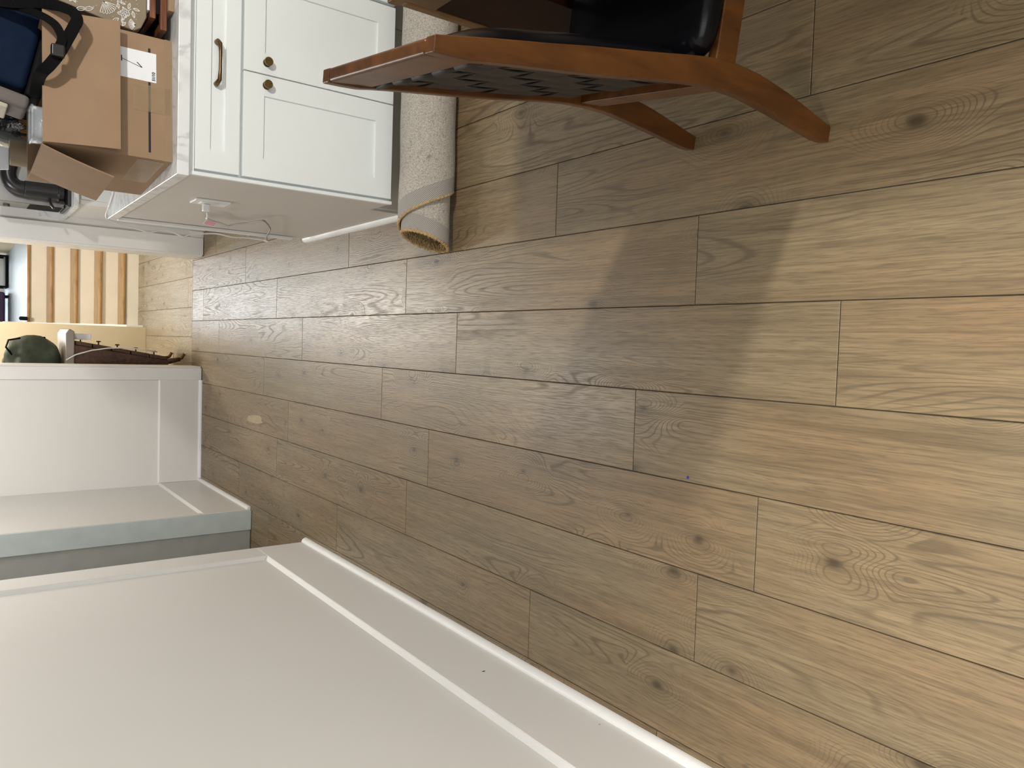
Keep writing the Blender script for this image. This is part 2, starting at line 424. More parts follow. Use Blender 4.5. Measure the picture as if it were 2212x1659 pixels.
# --- left wall beyond the side doorway
w2 = MB().box(XL - 0.30, XL - 0.014, 4.765, 5.945, 0, HW).build('wall_left', M['wall']); struct(w2)
MB().box(XL - 0.014, XL, 4.765, 5.93, 0.0, 0.275).build('bottom_rail', M['wall'], w2, bevel=0.0015)
MB().box(XL - 0.014, XL - 0.002, 4.765, 4.80, 0.2755, HW).build('stile', M['wall'], w2, bevel=0.0015)
MB().prism([(XL - 0.014, 4.80, 0.275), (XL - 0.003, 4.80, 0.275), (XL - 0.014, 4.80, 0.287)], [(XL - 0.014, 5.93, 0.275), (XL - 0.003, 5.93, 0.275), (XL - 0.014, 5.93, 0.287)]).build('panel_bead', M['trim'], w2)
struct(quarter('baseboard_left', 'y', XL, 4.768, 5.93, 0.018, 1, 0))
# side-door jamb, primed pale blue grey, built of stepped boards
jt = MB().box(XL - 0.122, XL - 0.003, 4.742, 4.764, 0.002, HW).build('trim_1', M['jamb'], bevel=0.002); struct(jt)
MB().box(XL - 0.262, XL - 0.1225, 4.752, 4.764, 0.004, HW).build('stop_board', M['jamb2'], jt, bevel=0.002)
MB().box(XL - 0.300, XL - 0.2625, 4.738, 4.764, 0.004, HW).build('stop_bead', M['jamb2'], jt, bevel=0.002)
# wall deeper inside the side doorway
struct(MB().box(XL - 0.86, XL - 0.301, 4.70, 4.80, 0, HW).build('wall_side', M['wall']))
struct(MB().box(-1.92, -1.90, -1.2, 4.70, 0, HW).build('wall_side', M['wall']))

# --- far wall with the hall doorway
YF = 5.93
DX0, DX1 = -0.223, 0.602
w3 = MB().box(XL - 0.30, DX0, YF, 6.20, 0, HW).build('wall_far', M['wall']); struct(w3)
MB().box(XL + 0.001, DX0 - 0.0865, YF - 0.014, YF, 0.0, 0.282).build('bottom_rail', M['wall'], w3, bevel=0.0015)
MB().prism([(XL, YF, 0.282), (XL, YF - 0.008, 0.282), (XL, YF, 0.291)], [(DX0 - 0.0865, YF, 0.282), (DX0 - 0.0865, YF - 0.008, 0.282), (DX0 - 0.0865, YF, 0.291)]).build('panel_bead', M['trim'], w3)
struct(quarter('baseboard_far', 'x', YF - 0.014, XL + 0.02, DX0 - 0.087, 0.017, 0, -1))
w4 = MB().box(DX1, 3.4, YF, 6.20, 0, HW).build('wall_far', M['wall']); struct(w4)
MB().box(DX1 + 0.1205, 0.770, YF - 0.013, YF, 0.0, 0.090).build('plinth_board', M['trim'], w4, bevel=0.0015)
t2 = MB().box(DX0 - 0.086, DX0 + 0.001, YF - 0.022, YF, 0.003, HW).build('trim_2', M['trim'], bevel=0.002); struct(t2)
t3 = MB().box(DX1 - 0.001, DX1 + 0.120, YF - 0.022, YF, 0.003, HW).build('trim_3', M['trim'], bevel=0.002); struct(t3)
MB().box(DX1 + 0.1202, DX1 + 0.1238, YF - 0.004, YF, 0.10, HW).build('casing_seam', M['jamb2'], t3)  # thin darker strip where casing meets wall, same on the next line
MB().box(DX0 - 0.0895, DX0 - 0.0862, YF - 0.003, YF, 0.29, HW).build('casing_seam', M['jamb2'], t2)
# jamb linings
struct(MB().box(DX0, DX0 + 0.012, YF - 0.004, 6.204, 0.003, HW).build('trim_4', M['trim'], bevel=0.001))
struct(MB().box(DX1 - 0.012, DX1, YF - 0.004, 6.204, 0.003, HW).build('trim_5', M['trim'], bevel=0.001))
# back wall behind the photographer, large assumed window added for the fill light
wb = MB()
for b_ in ((-1.92, -1.10, 0, HW), (0.60, 3.52, 0, HW), (-1.0999, 0.5999, 0, 0.30), (-1.0999, 0.5999, 2.14, HW)):
    wb.box(b_[0], b_[1], -1.36, -1.2005, b_[2], b_[3])
struct(wb.build('wall_back', M['wall']))
wf = MB().box(-1.099, 0.599, -1.30, -1.26, 0.301, 0.345).build('window_assumed_back', M['shoe'], bevel=0.003); struct(wf)
for b_ in ((-1.099, -1.055, 0.3455, 2.139), (0.555, 0.599, 0.3455, 2.139), (-0.272, -0.228, 0.3455, 2.094)):
    MB().box(b_[0], b_[1], -1.30, -1.26, b_[2], b_[3]).build('window_frame', M['shoe'], wf, bevel=0.003)
MB().box(-1.0545, 0.5545, -1.30, -1.26, 2.0945, 2.139).build('window_frame', M['shoe'], wf, bevel=0.003)
# right wall, beyond the frame
struct(MB().box(3.40, 3.52, -1.2, 5.93, 0, HW).build('wall_right', M['wall']))

# ================================================================== HALL AND STAIRS
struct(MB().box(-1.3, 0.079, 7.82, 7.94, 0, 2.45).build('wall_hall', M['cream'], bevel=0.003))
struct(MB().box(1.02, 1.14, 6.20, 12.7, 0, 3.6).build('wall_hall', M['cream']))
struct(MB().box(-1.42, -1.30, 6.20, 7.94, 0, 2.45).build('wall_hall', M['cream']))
st = thing('staircase', 'cream staircase with oak treads rising beyond the doorway', 'staircase', (0.55, 8.2, 0))
tops = [0.142, 0.310, 0.482, 0.660, 0.832]
ys = [8.20, 8.415, 8.685, 8.985, 9.275]
SX0, SX1 = 0.10, 1.018
zb = 0.0
for i, (z, y) in enumerate(zip(tops, ys)):
    MB().box(SX0, SX1, y, y + 0.018, zb, z - 0.026).build('riser', M['riser'], st)
    yn = ys[i + 1] if i < 4 else y + 0.10
    MB().box(SX0, SX1, y - 0.027, yn + (0.0 if i < 4 else 0), z - 0.026, z).build('tread', M['tread'], st, bevel=0.008, seg=3)
    zb = z
MB().box(SX0, SX1, 8.186, 8.199, 0.0, 0.105).build('kick_board', M['riser'], st, bevel=0.002)
MB().prism([(SX0 - 0.022, 7.97, 0), (SX0 - 0.022, 9.6, 0), (SX0 - 0.022, 9.6, 1.02), (SX0 - 0.022, 9.3, 1.02), (SX0 - 0.022, 7.97, 0.14)],
           [(SX0 - 0.001, 7.97, 0), (SX0 - 0.001, 9.6, 0), (SX0 - 0.001, 9.6, 1.02), (SX0 - 0.001, 9.3, 1.02), (SX0 - 0.001, 7.97, 0.14)]).build('stringer', M['shoe'], st)
MB().lathe([(0, 0.020), (0.06, 0.020), (0.07, 0.010)], (0, -0.2, 1), (0.135, 9.2, 0.834), 12).build('cap_post', M['blackmatte'], st)
struct(MB().box(-0.6, 1.018, 9.376, 12.75, 0.70, 0.828).build('floor_landing', M['landing']))
lw = MB().box(-0.6, 1.14, 12.78, 12.9, 0.0, 3.6).build('wall_landing', M['wall']); struct(lw)
struct(MB().box(-0.72, -0.6, 7.94, 12.9, 0, 3.6).build('wall_landing', M['cream']))
wn = MB().box(-0.2, 0.95, 12.74, 12.765, 1.00, 3.30).build('window_assumed_landing', M['window']); struct(wn)  # assumed landing window, its pane set to glow as daylight
for q in (-0.235, 0.355, 0.951):
    MB().box(q, q + 0.04, 12.71, 12.778, 0.96, 3.34).build('window_frame', M['shoe'], wn)
ot = thing('ottoman', 'purple padded ottoman on the bright landing above the stairs', 'ottoman', (0.17, 11.95, 0.83))
MB().box(-0.02, 0.50, 11.8, 12.15, 0.87, 1.30).build('cushion_body', M['purple'], ot, bevel=0.03, seg=3)
for q in (0.02, 0.43):
    for yq in (11.84, 12.08): MB().box(q, q + 0.03, yq, yq + 0.03, 0.829, 0.875).build('foot', M['blackmatte'], ot)
rk = thing('shelf_rack', 'dark low shelf rack beside the purple ottoman', 'rack', (0.77, 12.1, 0.83))
for zz in (0.84, 1.00, 1.16, 1.32): MB().box(0.56, 0.98, 11.95, 12.3, zz, zz + 0.02).build('shelf', M['blackmatte'], rk)
for q in (0.56, 0.955):
    for yq in (11.951, 12.275): MB().box(q, q + 0.025, yq, yq + 0.024, 0.829, 1.36).build('post', M['blackmatte'], rk)

# writing chest behind the door casing, fronts face the hall
ch = thing('chest_of_drawers', 'dark walnut chest of drawers half hidden behind the white door casing', 'chest', (-0.35, 6.55, 0))
def chx(z): return -0.160 + 0.110 * min(max((z - 0.10) / 0.66, 0), 1)
zs = [0.13, 0.26, 0.39, 0.52, 0.645, 0.76]
MB().prism([(-0.62, 6.36, 0.13), (chx(0.13) - 0.03, 6.36, 0.13), (chx(0.76) - 0.03, 6.36, 0.765), (-0.62, 6.36, 0.765)],
           [(-0.62, 6.80, 0.13), (chx(0.13) - 0.03, 6.80, 0.13), (chx(0.76) - 0.03, 6.80, 0.765), (-0.62, 6.80, 0.765)]).build('carcass', M['chest'], ch, bevel=0.004)
for i in range(5):
    a, b = zs[i] + 0.004, zs[i + 1] - 0.004
    dr = MB().prism([(chx(a) - 0.0295, 6.38, a), (chx(a), 6.38, a), (chx(b), 6.38, b), (chx(b) - 0.0295, 6.38, b)],
                    [(chx(a) - 0.0295, 6.78, a), (chx(a), 6.78, a), (chx(b), 6.78, b), (chx(b) - 0.0295, 6.78, b)]).build('drawer', M['chest'], ch, bevel=0.003)
    zc = (a + b) / 2
    MB().lathe([(0, 0.006), (0.02, 0.005), (0.022, 0.016), (0.028, 0.017), (0.031, 0.010)], (1, 0, 0), (chx(zc), 6.55, zc), 12).build('knob', M['brass'], dr)
MB().prism([(-0.64, 6.34, 0.766), (0.015, 6.34, 0.766), (0.035, 6.34, 0.80), (0.0, 6.34, 0.822), (-0.64, 6.34, 0.822)],
           [(-0.64, 6.82, 0.766), (0.015, 6.82, 0.766), (0.035, 6.82, 0.80), (0.0, 6.82, 0.822), (-0.64, 6.82, 0.822)]).build('stone_top', M['chesttop'], ch, bevel=0.008, seg=3)
for yy in (6.375, 6.775):
    lg = MB().tube([(-0.190, yy, 0.135), (-0.182, yy, 0.09), (-0.172, yy, 0.045)], [0.024, 0.020, 0.016], 10).build('leg', M['chest'], ch, smooth=True)
    MB().tube([(-0.172, yy, 0.050), (-0.160, yy, 0.030), (-0.142, yy, 0.020), (-0.130, yy, 0.013)], [0.012, 0.013, 0.012, 0.012], 10).build('brass_foot', M['brass'], lg, smooth=True)
    MB().tube([(-0.58, yy, 0.135), (-0.58, yy, 0.07), (-0.58, yy, 0.0)], [0.026, 0.020, 0.014], 10).build('leg', M['chest'], ch, smooth=True)
pp = tag(MB().box(-0.043, 0.003, 6.45, 6.72, 0.645, 0.755).build('paper_sheaf', M['paper'], bevel=0.002), 'white paper sheaf tucked at the front of the dark chest', 'paper')
gb = thing('duffel_bag', 'dark olive green canvas bag on top of the dark chest', 'bag', (-0.25, 6.58, 0.823))
def blob(cx_, cy_, cz_, rx, ry, rz, pw=2.6, lump=0.0, nu=28, nv=16, seed=1):
    rr = random.Random(seed); ph = [rr.uniform(0, 6.28) for _ in range(6)]
    m = MB(); rs = []
    for j in range(nv + 1):
        t = -PI / 2 + PI * j / nv; ring = []
        for i in range(nu):
            q = 2 * PI * i / nu
            c = lambda x: math.copysign(abs(x) ** (2 / pw), x)
            l = 1 + lump * (math.sin(3 * q + ph[0] + 2 * t) * 0.5 + math.sin(5 * q + ph[1] - 3 * t) * 0.3 + math.sin(7 * t + ph[2] + 2 * q) * 0.3)
            ring.append((cx_ + rx * c(math.cos(t)) * c(math.cos(q)) * l, cy_ + ry * c(math.cos(t)) * c(math.sin(q)) * l, cz_ + rz * c(math.sin(t)) * (l if t > 0 else 1)))
        rs.append(ring)
    return m.rings(rs)
blob(-0.245, 6.58, 1.0, 0.205, 0.20, 0.172, 3.0, 0.13, nu=44, nv=26, seed=3).build('bag_body', M['olive'], gb, smooth=True)
MB().tube([(-0.16, 6.44, 1.14), (-0.11, 6.42, 1.175), (-0.06, 6.43, 1.16), (-0.045, 6.45, 1.09)], 0.013, 8, 0.5).build('strap', M['webbing'], gb, smooth=True)
MB().box(-0.060, -0.030, 6.50, 6.52, 0.93, 1.02).build('buckle', M['blackmatte'], gb, bevel=0.003)
wc = MB().tube([(-0.19, 6.32, 0.822), (-0.15, 6.32, 0.76), (-0.117, 6.32, 0.66), (-0.098, 6.32, 0.55), (-0.092, 6.32, 0.44), (-0.102, 6.32, 0.33), (-0.118, 6.32, 0.22)], 0.0045, 8).build('power_cable', M['cord'], smooth=True)
tag(wc, 'white cable hanging in an arc over the side of the dark chest', 'cable')

# ================================================================== ISLAND
YD = 2.683      # door faces
XP = 0.538      # island side panel
CT0, CT1 = 0.900, 0.938
def island_unit(x0, label):
    x1 = x0 + 0.722
    c = thing('base_cabinet', label, 'cabinet', ((x0 + x1) / 2, 3.3, 0))
    body = MB()
    body.box(x0, x1, YD + 0.020, 3.90, 0.160, 0.899)
    body.box(x0, x1, 2.872, 3.90, 0.0, 0.160)
    body.build('body', M['cab'], c, bevel=0.001)
    MB().box(x0 + 0.004, x1, 2.866, 2.871, 0.0, 0.158).build('toe_kick', M['kick'], c)
    def shaker(name, xa, xb, za, zb, fr, par, fr_x=None):
        fx = fr_x or fr; m = MB(); y0, y1 = YD, YD + 0.0195; rec = 0.007
        # one continuous front: rim, inner bevel, recessed field
        o = [(xa, za), (xb, za), (xb, zb), (xa, zb)]
        i = [(xa + fx, za + fr), (xb - fx, za + fr), (xb - fx, zb - fr), (xa + fx, zb - fr)]
        e = 0.0012
        i2 = [(i[0][0] + e, i[0][1] + e), (i[1][0] - e, i[1][1] + e), (i[2][0] - e, i[2][1] - e), (i[3][0] + e, i[3][1] - e)]
        R = lambda pts, y: [(p[0], y, p[1]) for p in pts]
        o2 = [(o[0][0] + e, o[0][1] + e), (o[1][0] - e, o[1][1] + e), (o[2][0] - e, o[2][1] - e), (o[3][0] + e, o[3][1] - e)]
        m.rings([R(o, y1), R(o, y0 + e), R(o2, y0), R(i, y0), R(i2, y0 + rec)])
        return m.build(name, M['cab'], par)
    MB().box(x0, x1, YD + 0.005, YD + 0.0199, 0.8795, 0.899).build('top_rail', M['cab'], c)
    gap = 0.002
    xm = (x0 + x1) / 2
    dl = shaker('door', x0 + 0.008, xm - gap, 0.164, 0.725, 0.070, c)
    dr = shaker('door', xm + gap, x1 - 0.002, 0.164, 0.725, 0.070, c)
    dw = shaker('drawer', x0 + 0.008, x1 - 0.002, 0.735, 0.878, 0.047, c, 0.070)
    def knob(x, z, par):
        k = MB().lathe([(0, 0.0135), (0.003, 0.0135), (0.004, 0.0075), (0.011, 0.0070), (0.014, 0.0135), (0.024, 0.0145)], (0, -1, 0), (x, YD, z), 28).build('knob', M['brass'], par, bevel=0.0006)
        MB().lathe([(0.0241, 0.0140), (0.0252, 0.0132)], (0, -1, 0), (x, YD, z), 28).build('knob_face', M['brass_face'], par)
    knob(xm - 0.036, 0.648, dl); knob(xm + 0.040, 0.648, dr)
    zc = 0.810
    pts = [(xm - 0.068, YD + 0.001, zc + 0.004), (xm - 0.067, YD - 0.014, zc + 0.004), (xm - 0.058, YD - 0.024, zc), (xm - 0.03, YD - 0.0265, zc - 0.001), (xm, YD - 0.027, zc - 0.001), (xm + 0.03, YD - 0.0265, zc - 0.001), (xm + 0.058, YD - 0.024, zc), (xm + 0.067, YD - 0.014, zc + 0.004), (xm + 0.068, YD + 0.001, zc + 0.004)]
    MB().tube(pts, [0.0085, 0.008, 0.007, 0.0055, 0.005, 0.0055, 0.007, 0.008, 0.0085], 12).build('pull_handle', M['brass'], dw, smooth=True)
    return c
c1 = island_unit(0.543, 'white shaker base cabinet with two doors and a drawer beside the rolled rug')
c2 = island_unit(1.266, 'white shaker base cabinet further right, next to the one beside the rug')
# finished end panel with the small edge trims
ep = thing('end_panel', 'white end panel of the island, greyed to look shaded, facing the doorway', 'panel', (XP, 3.3, 0))
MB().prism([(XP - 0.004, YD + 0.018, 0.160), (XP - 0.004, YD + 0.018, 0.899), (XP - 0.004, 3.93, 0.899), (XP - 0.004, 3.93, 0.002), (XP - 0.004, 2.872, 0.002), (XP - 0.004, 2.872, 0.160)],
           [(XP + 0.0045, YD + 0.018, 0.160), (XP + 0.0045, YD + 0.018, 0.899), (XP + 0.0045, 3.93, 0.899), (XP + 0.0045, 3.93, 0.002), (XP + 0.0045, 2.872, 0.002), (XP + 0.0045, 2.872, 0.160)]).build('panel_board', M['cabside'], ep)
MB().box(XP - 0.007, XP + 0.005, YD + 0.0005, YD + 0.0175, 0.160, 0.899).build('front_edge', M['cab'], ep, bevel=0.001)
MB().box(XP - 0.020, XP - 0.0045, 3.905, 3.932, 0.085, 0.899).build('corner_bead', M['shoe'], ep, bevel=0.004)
quarter('shoe_moulding', 'y', XP - 0.0045, 2.862, 3.945, 0.020, -1, 0, ep)
# counter slab
ct = thing('countertop', 'white marble countertop slab with grey veins on the island', 'countertop', (1.2, 3.3, CT0))
MB().box(0.520, 2.02, 2.660, 3.93, CT0, CT1).build('slab', M['marble'], ct, bevel=0.003)

# outlet, plug, cords on the end panel
ou = thing('outlet', 'white outlet plate with plug on the island end panel', 'outlet', (XP - 0.0055, 3.17, 0.63))
MB().box(XP - 0.013, XP - 0.0045, 3.125, 3.222, 0.630, 0.760).build('cover_plate', M['plate'], ou, bevel=0.002)
MB().box(XP - 0.017, XP - 0.0131, 3.145, 3.195, 0.668, 0.735).build('socket', M['plate'], ou, bevel=0.001)
MB().box(XP - 0.046, XP - 0.0172, 3.160, 3.185, 0.700, 0.724).build('plug', M['plate'], ou, bevel=0.004)
def catmull(pts, n=8):
    pts = [Vector(p) for p in pts]; out = []
    P = [pts[0]] + pts + [pts[-1]]
    for i in range(1, len(P) - 2):
        for k in range(n):
            t = k / n; a, b, c, d = P[i - 1], P[i], P[i + 1], P[i + 2]
            out.append(0.5 * ((2 * b) + (-a + c) * t + (2 * a - 5 * b + 4 * c - d) * t * t + (-a + 3 * b - 3 * c + d) * t ** 3))
    return out + [pts[-1]]
cd = thing('cord', 'white cord looping from the island outlet up onto the countertop', 'cord', (0.5, 3.4, 0.5))
MB().tube(catmull([(XP - 0.049, 3.175, 0.706), (0.485, 3.25, 0.685), (0.495, 3.37, 0.655), (0.505, 3.43, 0.641), (0.505, 3.471, 0.615), (0.505, 3.519, 0.561), (0.505, 3.589, 0.505)]), 0.0036, 8).build('lead', M['cord'], cd, smooth=True)
MB().tube(catmull([(0.505, 3.590, 0.504), (0.505, 3.499, 0.493), (0.505, 3.411, 0.464), (0.505, 3.323, 0.450), (0.505, 3.320, 0.431), (0.505, 3.491, 0.349), (0.505, 3.611, 0.310), (0.502, 3.760, 0.272), (0.500, 3.90, 0.222)]), 0.0036, 8).build('lead', M['cordgrey'], cd, smooth=True)
MB().tube(catmull([(0.500, 3.905, 0.220), (0.505, 3.93, 0.30), (0.503, 3.945, 0.38), (0.512, 3.955, 0.449), (0.507, 3.97, 0.510), (0.495, 3.97, 0.574), (0.482, 3.97, 0.606), (0.501, 3.97, 0.658), (0.499, 3.97, 0.710), (0.485, 3.97, 0.758), (0.495, 3.97, 0.800), (0.503, 3.965, 0.850), (0.513, 3.955, 0.905), (0.530, 3.925, 0.944), (0.575, 3.84, 0.943), (0.625, 3.74, 0.943), (0.69, 3.64, 0.943)]), 0.0036, 8).build('lead', M['cord'], cd, smooth=True)
MB().lathe([(0, 0.007), (0.02, 0.007)], (0.2, 0.3, 1), (0.498, 3.905, 0.216), 10).build('cable_clip', M['plate'], cd)
tg = thing('cord_tag', 'small white warning tag with red print hanging on the cord', 'tag', (0.5, 3.5, 0.56))
TQ = [Vector((0.4985, 3.409, 0.645)), Vector((0.4985, 3.560, 0.622)), Vector((0.4985, 3.619, 0.557)), Vector((0.4985, 3.494, 0.579))]
TN = Vector((-0.0004, 0, 0))
MB().prism(TQ, [p + TN for p in TQ]).build('card', M['paper'], tg)
for k in range(10):
    t0, t1 = 0.07 + k * 0.088, 0.07 + k * 0.088 + 0.050
    q4 = [TQ[0].lerp(TQ[3], t0).lerp(TQ[1].lerp(TQ[2], t0), u) for u in (0.06, 0.92)] + [TQ[0].lerp(TQ[3], t1).lerp(TQ[1].lerp(TQ[2], t1), u) for u in (0.92, 0.06)]
    MB().prism([p + TN * 1.5 for p in q4], [p + TN * 2.5 for p in q4]).build('print_line', M['pink'], tg)

# ================================================================== REAR COUNTER
rc = thing('base_cabinet', 'white base cabinet standing against the far wall beyond the island', 'cabinet', (1.3, 5.5, 0))
MB().box(0.772, 2.4, 5.295, 5.928, 0.0, 0.883).build('body', M['wall'], rc, bevel=0.001)
for zA, zB in ((0.13, 0.50), (0.515, 0.69), (0.705, 0.868)):
    MB().box(0.80, 1.30, 5.275, 5.2945, zA, zB).build('drawer', M['cab'], rc, bevel=0.002)
CTR = 0.911
rt = thing('countertop', 'white marble countertop with low backsplash against the far wall', 'countertop', (1.3, 5.5, CT0))
MB().box(0.742, 2.42, 5.240, 5.9285, 0.884, CTR).build('slab', M['marble'], rt, bevel=0.002)
MB().box(0.752, 2.42, 5.905, 5.9285, CTR, 1.026).build('backsplash', M['marble'], rt, bevel=0.001)

# ================================================================== RUG ROLL
rg = thing('rolled_rug', 'rolled-up rug with grey woven backing lying in front of the island', 'rug', (1.0, 2.527, 0))
YC, RR = 2.527, 0.101
def ring_pt(x, r, q, sq=1.0):
    # q from the near side over the top; bottom slightly flattened
    y = YC - r * math.cos(q); z = RR + r * math.sin(q)
    return (x, y, max(z, 0.0015))
def xe_outer(q):      # skewed end of the outer layer
    d = math.degrees(q) % 360
    if d > 200: d -= 360
    t = min(max((d + 60) / 220, 0), 1)
    return 0.575 - 0.160 * t
def sheet(name, r, xe, x1, mat, nq=64, nx=26, q0=0, q1=2 * PI, x0f=None, wob=0.0016):
    def fn(u, v):
        q = q0 + (q1 - q0) * u; xs = xe(q) if x0f is None else x0f(q)
        x = xs + (x1 - xs if not callable(x1) else x1(q) - xs) * v
        rr = r + wob * math.sin(3 * q + x * 7) + wob * 0.7 * math.sin(x * 23 + q)
        return ring_pt(x, rr, q)
    m = MB().grid(nq, nx, fn)
    o = m.build(name, mat, rg, smooth=True)
    uvl = o.data.uv_layers.new(name='UVMap')
    for p in o.data.polygons:
        for li in p.loop_indices:
            vi = o.data.loops[li].vertex_index
            uvl.data[li].uv = ((vi % nq) / (nq - 1) * 0.6, o.data.vertices[vi].co.x)
    return o
XR1 = 1.75
sheet('outer_backing', RR, lambda q: xe_outer(q) + 0.058, XR1, M['rug'])
sheet('outer_border', RR + 0.0004, xe_outer, lambda q: xe_outer(q) + 0.0585, M['twill'], nx=6)
RI = RR - 0.012
xi = lambda q: 0.388 + 0.030 * math.sin(q)
sheet('inner_backing', RI, lambda q: xi(q) + 0.058, lambda q: 0.70, M['rug'], nx=14)
sheet('inner_border', RI + 0.0003, xi, lambda q: xi(q) + 0.0585, M['twill'], nx=6)
sheet('pile_lining', RI - 0.010, xi, lambda q: 0.95, M['pile'], nx=12, wob=0.003)
def loop_tube(r, xe, rad, nm, mat):
    m = MB(); N = 120
    pts = [Vector(ring_pt(xe(q), r + 0.001 * math.sin(q * 40), q)) for q in [2 * PI * k / N for k in range(N + 1)]]
    m.tube(pts, [rad * (1 + 0.25 * math.sin(k * 2.1)) for k in range(N + 1)], 7)
    return m.build(nm, mat, rg, smooth=True)
loop_tube(RR - 0.003, lambda q: xe_outer(q) - 0.002, 0.0052, 'edge_binding', M['binding'])
loop_tube(RI - 0.004, lambda q: xi(q) - 0.002, 0.0062, 'edge_binding', M['binding'])
fr = MB(); rr_ = random.Random(5)
for k in range(420):
    q = rr_.uniform(0, 2 * PI); r = RI - 0.004 - rr_.uniform(0, 0.022)
    x = xi(q) - 0.002 + rr_.uniform(0, 0.03); p = Vector(ring_pt(x, r, q))
    tip = p + Vector((-rr_.uniform(0.004, 0.016), rr_.uniform(-0.008, 0.008), rr_.uniform(-0.006, 0.008)))
    tip.z = max(tip.z, 0.002)
    fr.tube([p, (p + tip) / 2, tip], [0.0018, 0.0015, 0.0006], 4)
o = fr.build('pile_tufts', M['binding'], rg); o['kind'] = 'stuff'

# ================================================================== CHAIR
FO = Vector((0.465, 0.970, 0.0))
BV = Vector((0.1379, 0.9904, 0)); AV = Vector((0.9904, -0.1379, 0))
def CP(a, b, z): return FO + AV * a + BV * b + Vector((0, 0, z))
front_p = [(-0.025, 0.987), (-0.006, 0.891), (0.008, 0.815), (0.016, 0.770), (0.030, 0.70), (0.043, 0.626), (0.057, 0.547), (0.070, 0.479), (0.082, 0.410), (0.088, 0.333), (0.085, 0.265), (0.072, 0.171), (0.056, 0.095), (0.035, 0.0)]
rear_p = [(-0.049, 0.985), (-0.047, 0.926), (-0.038, 0.876), (-0.033, 0.841), (-0.017, 0.725), (-0.001, 0.617), (0.016, 0.520), (0.029, 0.433), (0.034, 0.356), (0.033, 0.295), (0.023, 0.204), (0.011, 0.107), (0.0, 0.020), (0.002, 0.0)]
def interp(tab, z):
    t = sorted((p[1], p[0]) for p in tab)
    if z <= t[0][0]: return t[0][1]
    for (z0, a0), (z1, a1) in zip(t, t[1:]):
        if z <= z1: return a0 + (a1 - a0) * (z - z0) / (z1 - z0)
    return t[-1][1]
WB = 0.404; TH = 0.026
chr_ = thing('dining_chair', 'chestnut wood chair with woven leather back and black leather seat', 'chair', tuple(FO + AV * 0.2 + BV * 0.2))
zsam = [0.985 - 0.985 * k / 30 for k in range(31)]
for b0 in (0.0, WB - TH):
    ra, rb = [], []
    rs = []
    for z in zsam:
        f, r = interp(front_p, z), interp(rear_p, z)
        rs.append([CP(r, b0, z), CP(f, b0, z), CP(f, b0 + TH, z), CP(r, b0 + TH, z)])
    MB().rings(rs).build('back_leg', M['chair'], chr_, bevel=0.0025)
# top rail and lower rail between the stiles
MB().prism([CP(-0.049, TH + 0.0005, 0.984), CP(-0.025, TH + 0.0005, 0.986), CP(-0.010, TH + 0.0005, 0.902), CP(-0.040, TH + 0.0005, 0.896)],
           [CP(-0.049, WB - TH - 0.0005, 0.984), CP(-0.025, WB - TH - 0.0005, 0.986), CP(-0.010, WB - TH - 0.0005, 0.902), CP(-0.040, WB - TH - 0.0005, 0.896)]).build('top_rail', M['chair'], chr_, bevel=0.006)
MB().prism([CP(0.040, TH + 0.0005, 0.335), CP(0.085, TH + 0.0005, 0.335), CP(0.080, TH + 0.0005, 0.392), CP(0.036, TH + 0.0005, 0.392)],
           [CP(0.040, WB - TH - 0.0005, 0.335), CP(0.085, WB - TH - 0.0005, 0.335), CP(0.080, WB - TH - 0.0005, 0.392), CP(0.036, WB - TH - 0.0005, 0.392)]).build('rear_seat_rail', M['chair'], chr_, bevel=0.003)
AF = 0.455
for b0 in (0.002, WB - TH + 0.002):
    MB().prism([CP(0.0815, b0, 0.336), CP(AF, b0, 0.336), CP(AF, b0, 0.392), CP(0.0815, b0, 0.392)],
               [CP(0.0815, b0 + 0.022, 0.336), CP(AF, b0 + 0.022, 0.336), CP(AF, b0 + 0.022, 0.392), CP(0.0815, b0 + 0.022, 0.392)]).build('side_seat_rail', M['chair'], chr_, bevel=0.003)
MB().prism([CP(AF, 0.03, 0.336), CP(AF + 0.02, 0.03, 0.336), CP(AF + 0.02, 0.03, 0.392), CP(AF, 0.03, 0.392)],
           [CP(AF, WB - 0.03, 0.336), CP(AF + 0.02, WB - 0.03, 0.336), CP(AF + 0.02, WB - 0.03, 0.392), CP(AF, WB - 0.03, 0.392)]).build('front_seat_rail', M['chair'], chr_, bevel=0.003)
for b0 in (0.0, WB - 0.029):
    t = 0.007
    MB().rings([[CP(AF + 0.001 + t, b0 + t, 0), CP(AF + 0.03 - t, b0 + t, 0), CP(AF + 0.03 - t, b0 + 0.029 - t, 0), CP(AF + 0.001 + t, b0 + 0.029 - t, 0)],
                [CP(AF + 0.001, b0, 0.34), CP(AF + 0.03, b0, 0.34), CP(AF + 0.03, b0 + 0.029, 0.34), CP(AF + 0.001, b0 + 0.029, 0.34)],
                [CP(AF + 0.001, b0, 0.392), CP(AF + 0.03, b0, 0.392), CP(AF + 0.03, b0 + 0.029, 0.392), CP(AF + 0.001, b0 + 0.029, 0.392)]]).build('front_leg', M['chair'], chr_, bevel=0.002)
